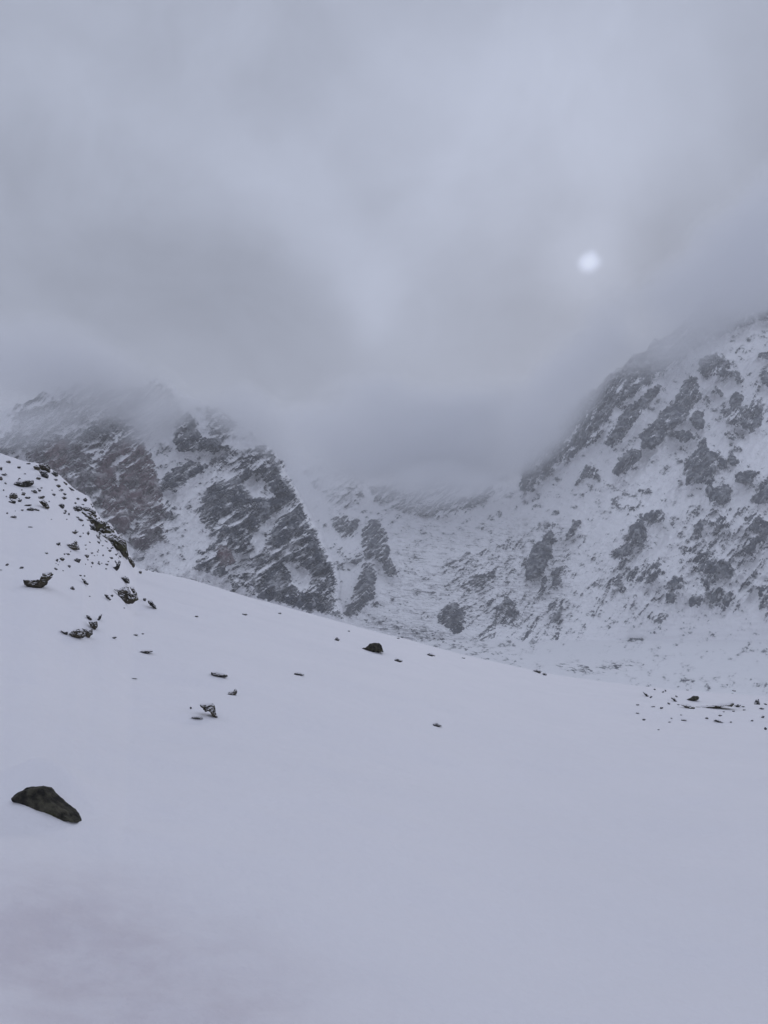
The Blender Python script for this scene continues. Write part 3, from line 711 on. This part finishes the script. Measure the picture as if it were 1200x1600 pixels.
# named stones: outline, foot, thickness, material, label
H = lambda *p_: [(x / 4.615, 690 + y / 4.615) for x, y in p_]       # zoomed-in reading of the hillock
BIG = [
 (H((175,1000),(230,1000),(290,1000),(310,975),(315,945),(345,938),(378,955),(372,985),(345,995),(330,1030),(290,1055),(240,1055),(200,1035)), m_moss, 'crescent-shaped mossy rock with a raised right end on the hillock'),
 (H((88,310),(120,290),(165,280),(240,278),(240,300),(195,325),(110,325)), m_rock, 'long flat dark slab just below the top of the hillock'),
 (H((68,385),(85,370),(118,372),(128,400),(100,412),(70,405)), m_moss, 'squarish grey-green rock above a flat dark one on the hillock'),
 (H((62,432),(85,418),(115,428),(112,442),(70,444)), m_rock, 'flat dark rock directly beneath the squarish grey-green rock'),
 (H((285,430),(310,420),(335,435),(358,475),(345,482),(310,460)), m_moss, 'slanting pointed brown rock beneath yellow-green moss on the hillock'),
 (H((485,765),(490,735),(510,745),(520,730),(545,715),(555,735),(575,775),(530,778)), m_moss, 'jagged mossy rock with a small peak in mid hillock'),
 (H((520,490),(535,470),(560,462),(585,472),(580,492),(545,500)), m_rock, 'rounded dark rock at the upper end of the long brown outcrop'),
 (H((595,480),(640,480),(680,500),(690,530),(670,545),(640,535),(620,500)), m_moss, 'brown rock topping the long outcrop on the hillock edge'),
 (H((612,520),(650,515),(690,560),(715,590),(735,575),(745,600),(700,630),(660,610),(630,580)), m_moss, 'cracked brown rock second from the top of the long outcrop'),
 (H((640,600),(665,595),(690,618),(685,640),(655,625)), m_rock, 'small dark block beside the cracked brown rock'),
 (H((690,645),(730,630),(745,600),(790,610),(815,640),(810,672),(740,665)), m_moss, 'broad brown slab above a line of snow in the long outcrop'),
 (H((735,680),(820,672),(870,685),(895,730),(905,780),(850,770),(790,720)), m_moss, 'widest brown slab under a line of snow in the long outcrop'),
 (H((845,760),(905,760),(920,810),(915,835),(880,815)), m_moss, 'brown rock below the widest slab of the long outcrop'),
 (H((920,825),(945,840),(968,885),(960,898),(935,865)), m_moss, 'thin pointed rock at the lower end of the long outcrop'),
 (H((808,905),(835,900),(855,862),(865,875),(860,900),(840,930),(815,920)), m_rock, 'tick-shaped dark rock below the long outcrop'),
 (H((875,980),(900,968),(925,985),(935,1020),(915,1020),(885,1000)), m_rock, 'dark rock directly above the round snow-patched boulder'),
 (H((825,1065),(850,1075),(900,1040),(925,1060),(950,1110),(975,1095),(985,1130),(965,1160),(930,1170),(890,1155),(860,1120),(850,1085)), m_moss, 'round snow-patched boulder at the right foot of the hillock'),
 (H((940,1050),(960,1050),(985,1090),(988,1130),(970,1115),(955,1080)), m_moss, 'curved rib of rock leaning on the round snow-patched boulder'),
 (H((640,1300),(665,1290),(700,1295),(705,1330),(685,1355),(655,1335)), m_moss, 'upper block of the lowest rock cluster on the slope'),
 (H((700,1290),(715,1255),(735,1245),(725,1275),(712,1290)), m_rock, 'thin upright splinter at the right of the lowest rock cluster'),
 (H((620,1250),(645,1255),(665,1280),(655,1285),(630,1270)), m_rock, 'small tilted flake above the lowest rock cluster'),
 (H((500,1385),(520,1365),(560,1345),(600,1360),(605,1405),(560,1415),(520,1408)), m_moss, 'left mossy block of the lowest rock cluster, snow on its shoulders'),
 (H((590,1345),(640,1360),(665,1345),(665,1385),(640,1412),(612,1405),(615,1375)), m_moss, 'right mossy block of the lowest rock cluster beside the snow ledge'),
 (H((440,1362),(470,1375),(490,1368),(488,1388),(465,1390)), m_rock, 'small dark stone at the left end of the lowest rock cluster'),
 (H((240,180),(265,170),(290,185),(285,205),(255,200)), m_moss, 'yellow-green mossy block at the left of the hilltop outcrop'),
 (H((280,165),(310,155),(325,175),(345,160),(360,185),(358,215),(330,205),(300,200)), m_moss, 'highest block of the hilltop outcrop'),
 (H((285,215),(310,205),(335,220),(350,245),(340,260),(305,250)), m_rock, 'lowest block of the hilltop outcrop, dark and angular'),
 (H((362,232),(385,212),(415,222),(422,245),(395,250)), m_rock, 'dark rock just right of the hilltop outcrop'),
 (H((415,460),(440,445),(465,455),(462,475),(440,480)), m_rock, 'lone rounded rock in the upper middle of the hillock'),
 (H((535,850),(555,838),(580,848),(575,868),(550,870)), m_rock, 'lone blocky rock in the lower middle of the hillock'),
 (H((590,985),(605,990),(638,1025),(630,1032),(605,1015)), m_rock, 'thin slanting rock below the middle of the hillock'),
 (H((500,1066),(512,1048),(525,1040),(540,1066)), m_rock, 'lone triangular rock low on the hillock'),
 (H((1065,1148),(1090,1140),(1110,1170),(1128,1198),(1115,1202),(1090,1180),(1072,1165)), m_rock, 'slanting dark rock right of the round snow-patched boulder'),
 (H((752,1100),(770,1100),(800,1135),(792,1142),(765,1120)), m_rock, 'thin slanting rock left of the round snow-patched boulder'),
 ([(313, 1101), (322, 1101), (329, 1099), (334, 1102), (336, 1112), (338, 1119), (334, 1119), (330, 1112), (320, 1110), (318, 1106)], m_moss, 'greenish hooked rock with snow lying below it in mid slope'),
 ([(299, 1121), (303, 1119), (315, 1120), (317, 1122), (303, 1123)], m_rock, 'thin dark sliver of rock just below the hooked rock'),
 ([(330, 1050), (335, 1050), (347, 1053), (354, 1054), (354, 1057), (340, 1056), (330, 1055)], m_rock, 'flat elongated dark rock above the two green rocks'),
 ([(355, 1084), (358, 1081), (365, 1080), (367, 1076), (370, 1078), (369, 1086), (360, 1086)], m_moss, 'small green rock with a raised knob in mid slope'),
 ([(458, 1053), (462, 1051), (472, 1052), (476, 1054), (465, 1055)], m_rock, 'thin flat rock alone in the centre of the snow slope'),
 ([(567, 1013), (578, 1008), (588, 1005), (595, 1009), (600, 1019), (594, 1017), (580, 1018)], m_bould, 'dark humped rock just below the crest of the snow slope'),
 ([(616, 1031), (620, 1028), (629, 1032), (627, 1034), (618, 1034)], m_rock, 'small rock lower right of the dark humped rock'),
 ([(522, 1000), (526, 995), (531, 999), (528, 1001)], m_rock, 'small rock left of the dark humped rock'),
 ([(667, 1022), (673, 1020), (680, 1024), (672, 1025)], m_rock, 'small thin rock on the crest right of the dark humped rock'),
 ([(676, 1131), (682, 1129), (691, 1134), (684, 1135), (678, 1134)], m_rock, 'small lone rock in the open snow right of centre'),
 ([(218, 1018), (228, 1016), (239, 1017), (230, 1021)], m_rock, 'thin flat rock below the foot of the hillock'),
 ([(832, 1047), (840, 1046), (847, 1049), (842, 1051)], m_rock, 'flat dark rock where the slope meets the crevassed ice'),
 ([(847, 1052), (852, 1051), (855, 1054), (850, 1055)], m_rock, 'smaller dark rock at the edge of the crevassed ice'),
 ([(1072, 1094), (1078, 1091), (1084, 1087), (1092, 1089), (1092, 1092), (1084, 1095)], m_bould, 'dark rock highest in the moraine strip on the right'),
 ([(1064, 1101), (1074, 1101), (1079, 1103), (1086, 1105), (1083, 1107), (1072, 1105)], m_moss, 'dark wedge-shaped rock at the left end of the long moraine ledge'),
 ([(1090, 1104), (1103, 1105), (1118, 1104), (1128, 1101), (1146, 1099), (1144, 1101), (1126, 1104), (1102, 1106.5), (1092, 1106)], m_moss, 'long thin curved rock ledge in the moraine strip'),
 ([(1147, 1102), (1153, 1100), (1158, 1102), (1152, 1105)], m_rock, 'grey stone just right of the long moraine ledge'),
 ([(1115, 1125), (1122, 1124), (1130, 1128), (1122, 1128)], m_rock, 'dark flat stone below the long moraine ledge'),
 ([(1178, 1100), (1181, 1093), (1185, 1092), (1187, 1098), (1188, 1101)], m_rock, 'upright pointed stone at the right end of the moraine strip'),
 ([(1048, 1090), (1053, 1090), (1058, 1095), (1054, 1096)], m_rock, 'slanting stone left of the highest dark moraine rock'),
 ([(1004, 1081), (1008, 1082), (1014, 1087), (1010, 1088)], m_rock, 'slanting stone at the upper left end of the moraine strip'),
]
for i, (pl, mt, lb) in enumerate(BIG):
    vmax = max(p_[1] for p_ in pl); um = sum(p_[0] for p_ in pl) / len(pl)
    cu = um; cv = sum(p_[1] for p_ in pl) / len(pl)
    g_ = 1.22 if 'outcrop' in lb and 'long' in lb else 1.06
    pl2 = [(cu + (x - cu) * g_, cv + (y - cv) * g_ + (.6 if y > cv else 0)) for x, y in pl]
    o = rock_mesh(pl2, (um, vmax), None, mt, 11 + i, 3 if len(pl) > 6 else 2, .13)
    tag(o, lb, 'rock')

# small stones that nothing tells apart: (x, y, w, h, tilt) in the hillock reading
SM = [(60,145,45,18,0),(137,185,30,18,0),(8,195,22,25,0),(30,238,45,15,0),(8,265,30,28,0),(40,300,20,12,-20),(140,265,18,10,0),(180,232,20,7,0),(278,265,35,20,0),(205,158,40,10,0),
 (400,275,35,14,0),(142,425,30,20,0),(170,378,40,20,20),(200,405,50,14,0),(250,360,45,22,-20),(285,352,25,18,0),(300,400,50,22,10),(200,458,60,13,5),(220,487,60,22,0),(265,490,50,15,-10),(160,493,22,12,0),
 (52,515,18,12,0),(100,542,50,18,5),(215,615,40,8,0),(422,320,38,24,0),(445,348,28,18,0),(388,382,32,16,0),(465,378,30,18,0),(460,408,45,20,0),(375,350,12,8,0),(465,515,30,14,0),(497,522,14,18,0),
 (470,300,50,15,-30),(510,340,60,16,-30),(560,412,32,15,0),(615,420,34,30,-20),(657,452,14,14,0),(580,562,45,18,-25),(760,592,55,30,-20),(820,630,25,18,0),(540,655,45,22,15),(580,683,20,14,0),(635,660,22,32,-20),
 (705,688,42,18,-25),(865,828,25,14,0),(418,737,45,22,30),(335,804,28,13,0),(490,812,36,14,0),(448,846,38,26,0),(412,855,20,20,0),(402,917,30,16,-15),(500,897,26,18,10),(625,825,42,26,-20),(660,803,25,12,0),
 (743,820,14,14,0),(800,838,40,16,0),(790,785,25,20,0),(770,885,30,12,0),(712,880,30,10,-20),(665,875,22,16,0),(765,917,18,10,0),(658,902,14,9,0),(52,886,32,18,15),(155,908,30,16,15),(580,965,18,12,0),
 (610,968,14,12,-20),(645,1115,22,8,0),(808,1110,20,20,0),(1012,940,26,24,-20),(1055,925,30,7,0),(1100,935,25,6,0),(1043,1138,24,24,0),(977,1392,36,10,0),(1030,1385,24,8,0),(823,1413,38,15,10),
 (740,750,16,10,0),(620,775,14,8,0),(700,818,10,8,0),(95,440,10,10,0),(355,432,10,10,0),(110,500,8,6,0),(230,355,14,10,0),(895,1200,14,8,0),(455,930,10,8,0),(545,640,14,10,0),(600,660,10,10,0),
 (560,770,12,8,0),(480,560,14,8,0),(370,560,12,6,0),(720,640,24,16,-20),(860,740,14,10,0),(5,925,24,6,0)]
SL = [(307,963,6,3,0),(382,960,10,3,0),(437,958,7,3,0),(212,992,8,3,0),(622,997,5,2,0),(545,986,5,2,0),(210,1060,10,2,0),(724,1028,6,2,0),(298,1106,4,4,0)]
M_ = [(1023,1077,4,3,0),(1040,1079,3,4,30),(1036,1081,5,3,30),(1017,1089,5,4,30),(1057,1088,6,3,-40),(1045,1099,6,3,-30),(1020,1104,8,2.5,10),(1034,1106,6,4,0),(996,1101,7,2.5,0),(996,1114,6,2,0),(1006,1124,6,4,0),
      (1029,1140,4,2,0),(1161,1104,6,2.5,0),(1190,1107,8,3,-10),(1163,1109,5,2.5,0),(1146,1111,5,2,0),(1131,1112,4,2,0),(1125,1118,7,3,0),(1104,1122,6,3,0),(1068,1125,11,3,0),(1049,1122,4,2,0),(1064,1117,5,2,0),
      (1147,1079,7,2.5,-10),(1192,1120,7,4,20),(1175,1126,5,3,0),(1196,1138,5,5,0),(1142,1128,5,2,0),(1074,1078,5,2,0),(1046,1128,5,2,0),(1060,1101,5,2,0),(1196,1100,6,3,-20)]
def pebble(u, v, w, h, tilt, mat, seed):
    k = 8; pl = []
    rr_ = random.Random(seed * 13 + 1)
    t_ = math.radians(tilt)
    for i in range(k):
        a_ = 2 * math.pi * (i + rr_.uniform(-.25, .25)) / k; q_ = rr_.uniform(.72, 1.12)
        x = math.cos(a_) * w / 2 * q_; y = math.sin(a_) * h / 2 * q_
        pl.append((u + x * math.cos(t_) + y * math.sin(t_), v - x * math.sin(t_) + y * math.cos(t_)))
    return rock_mesh(pl, (u, v + h * .45), None, mat, seed, 1, .12)
rj = random.Random(5)
for _ in range(46):                 # along the long outcrop and the hillock edge
    k_ = rj.random(); SM.append((560 + 330 * k_ + rj.gauss(0, 42), 440 + 400 * k_ + rj.gauss(0, 34) + 30, rj.uniform(9, 30), rj.uniform(7, 17), rj.uniform(-45, 0)))
for _ in range(24):
    SM.append((rj.uniform(20, 480), rj.uniform(200, 480) , rj.uniform(8, 22), rj.uniform(6, 12), rj.uniform(-30, 10)))
for _ in range(22):
    SM.append((rj.uniform(390, 860), rj.uniform(740, 930) , rj.uniform(8, 20), rj.uniform(6, 12), rj.uniform(-30, 10)))
for i, (x, y, w, h, tl) in enumerate(SM):
    o = pebble(x / 4.615, 690 + y / 4.615, w / 4.615 * 1.05, h / 4.615 * 1.15, tl, m_moss if i % 4 == 0 else m_rock, 200 + i)
    if x > 560 + (y - 440) * .9 - 70 and y < 900: za, zb = 'dark stone beside the long brown outcrop along the hillock edge', 'stones beside the long outcrop'
    elif y < 345: za, zb = 'small dark rock in the snow near the hillock top', 'small rocks near the hillock top'
    elif y < 570 and x < 360: za, zb = 'small dark rock on the upper left of the hillock, below the long flat slab', 'small rocks below the flat slab'
    elif y < 570: za, zb = 'small dark rock between the flat slab and the long outcrop', 'small rocks between slab and outcrop'
    elif y < 945: za, zb = 'small dark rock in the band across the lower middle of the hillock', 'small rocks across the lower hillock'
    else: za, zb = 'small stone at the foot of the hillock near the lowest rock clusters', 'small stones at the hillock foot'
    tag(o, za, 'rock', zb)
for i, (x, y, w, h, tl) in enumerate(SL):
    tag(pebble(x, y, w, h, tl, m_rock, 400 + i), 'tiny rock poking through the open snow slope right of the hillock', 'rock', 'tiny rocks on the open slope')
for i, (x, y, w, h, tl) in enumerate(M_):
    if x < 1062: za, zb = 'small stone scattered left of the long moraine ledge', 'small stones left of the moraine ledge'
    elif x < 1150: za, zb = 'small stone above or below the long moraine ledge', 'small stones around the moraine ledge'
    else: za, zb = 'small stone near the upright pointed stone, right end of the moraine strip', 'small stones at the right end of the moraine'
    tag(pebble(x, y, w, h, tl, m_rock, 500 + i), za, 'rock', zb)

# ------------------------------------------------------------------ cloud on the mountains
def cloud(u, v, r, rx, ry, rz, dens, seed, roll=0, nscale=.004, name='cloud'):
    x, y, z = [float(q) for q in ray(u, v)]; h = math.hypot(x, y)
    bm = bmesh.new(); bmesh.ops.create_icosphere(bm, subdivisions=3, radius=1.0)
    me = bpy.data.meshes.new(name); bm.to_mesh(me); bm.free()
    o = bpy.data.objects.new(name, me); COL.objects.link(o)
    o.location = (x / h * r, y / h * r, EYE + z / h * r)
    o.scale = (rx * r / F, ry, rz * r / F)
    o.rotation_euler = (0, -math.radians(roll), -math.atan2(x, y))
    m = bpy.data.materials.new(name); m.use_nodes = True; t = m.node_tree; t.nodes.clear()
    tcx = N(t, 'ShaderNodeTexCoord').outputs['Object']; g = N(t, 'ShaderNodeNewGeometry').outputs['Position']
    mp = N(t, 'ShaderNodeMapping'); mp.inputs['Location'].default_value = (seed * 3.3, seed, 0); mp.inputs['Scale'].default_value = (1, 1, 1.5)
    t.links.new(g, mp.inputs[0])
    nz, _ = fbm(t, mp.outputs[0], nscale, 4, .6)
    L = vmath(t, 'LENGTH', tcx)
    L = mth(t, 'ADD', L, mth(t, 'MULTIPLY_ADD', nz, -1.7, .85))
    d = sstep(t, L, .25, .90, dens, 0)
    d = mth(t, 'MULTIPLY', d, sstep(t, vmath(t, 'LENGTH', tcx), .75, .98, 1, 0))
    pv = N(t, 'ShaderNodeVolumePrincipled'); pv.inputs['Color'].default_value = (.93, .937, .955, 1); pv.inputs['Anisotropy'].default_value = .12
    t.links.new(d, pv.inputs['Density'])
    out = N(t, 'ShaderNodeOutputMaterial'); t.links.new(pv.outputs[0], out.inputs['Volume'])
    me.materials.append(m); m.cycles.volume_step_rate = 1.0
    o['kind'] = 'stuff'
    return o
CL = [(110, 603, 1330, 500, 260, 84, .014, 1, -12), (640, 682, 2100, 340, 350, 118, .014, 2, 0), (1165, 415, 1900, 280, 350, 92, .0120, 3, 34), (885, 600, 1800, 230, 300, 66, .0085, 4, 50)]
for i, c_ in enumerate(CL): cloud(*c_)
for c_ in [(240, 665, 1200, 90, 120, 55, .016, 5, 40), (470, 740, 1700, 110, 200, 60, .007, 6, -40), (70, 650, 1150, 190, 120, 60, .012, 7, 15), (395, 660, 1200, 100, 120, 60, .012, 8, -30), (690, 762, 1900, 180, 150, 52, .009, 9, 0)]:
    cloud(*c_, nscale=.009, name='cloud')

# ------------------------------------------------------------------ thin even haze in the valley air
hz = bpy.data.meshes.new('haze'); bm = bmesh.new(); bmesh.ops.create_cube(bm, size=1.0); bm.to_mesh(hz); bm.free()
ho = bpy.data.objects.new('haze', hz); COL.objects.link(ho)
ho.scale = (19000, 19000, 1500 + 90); ho.location = (0, 0, (1500 - 90) / 2)
m = bpy.data.materials.new('haze'); m.use_nodes = True; t = m.node_tree; t.nodes.clear()
pv = N(t, 'ShaderNodeVolumePrincipled'); pv.inputs['Color'].default_value = (1, 1, 1, 1); pv.inputs['Density'].default_value = .00015
t.links.new(pv.outputs[0], N(t, 'ShaderNodeOutputMaterial').inputs['Volume'])
hz.materials.append(m); ho['kind'] = 'stuff'
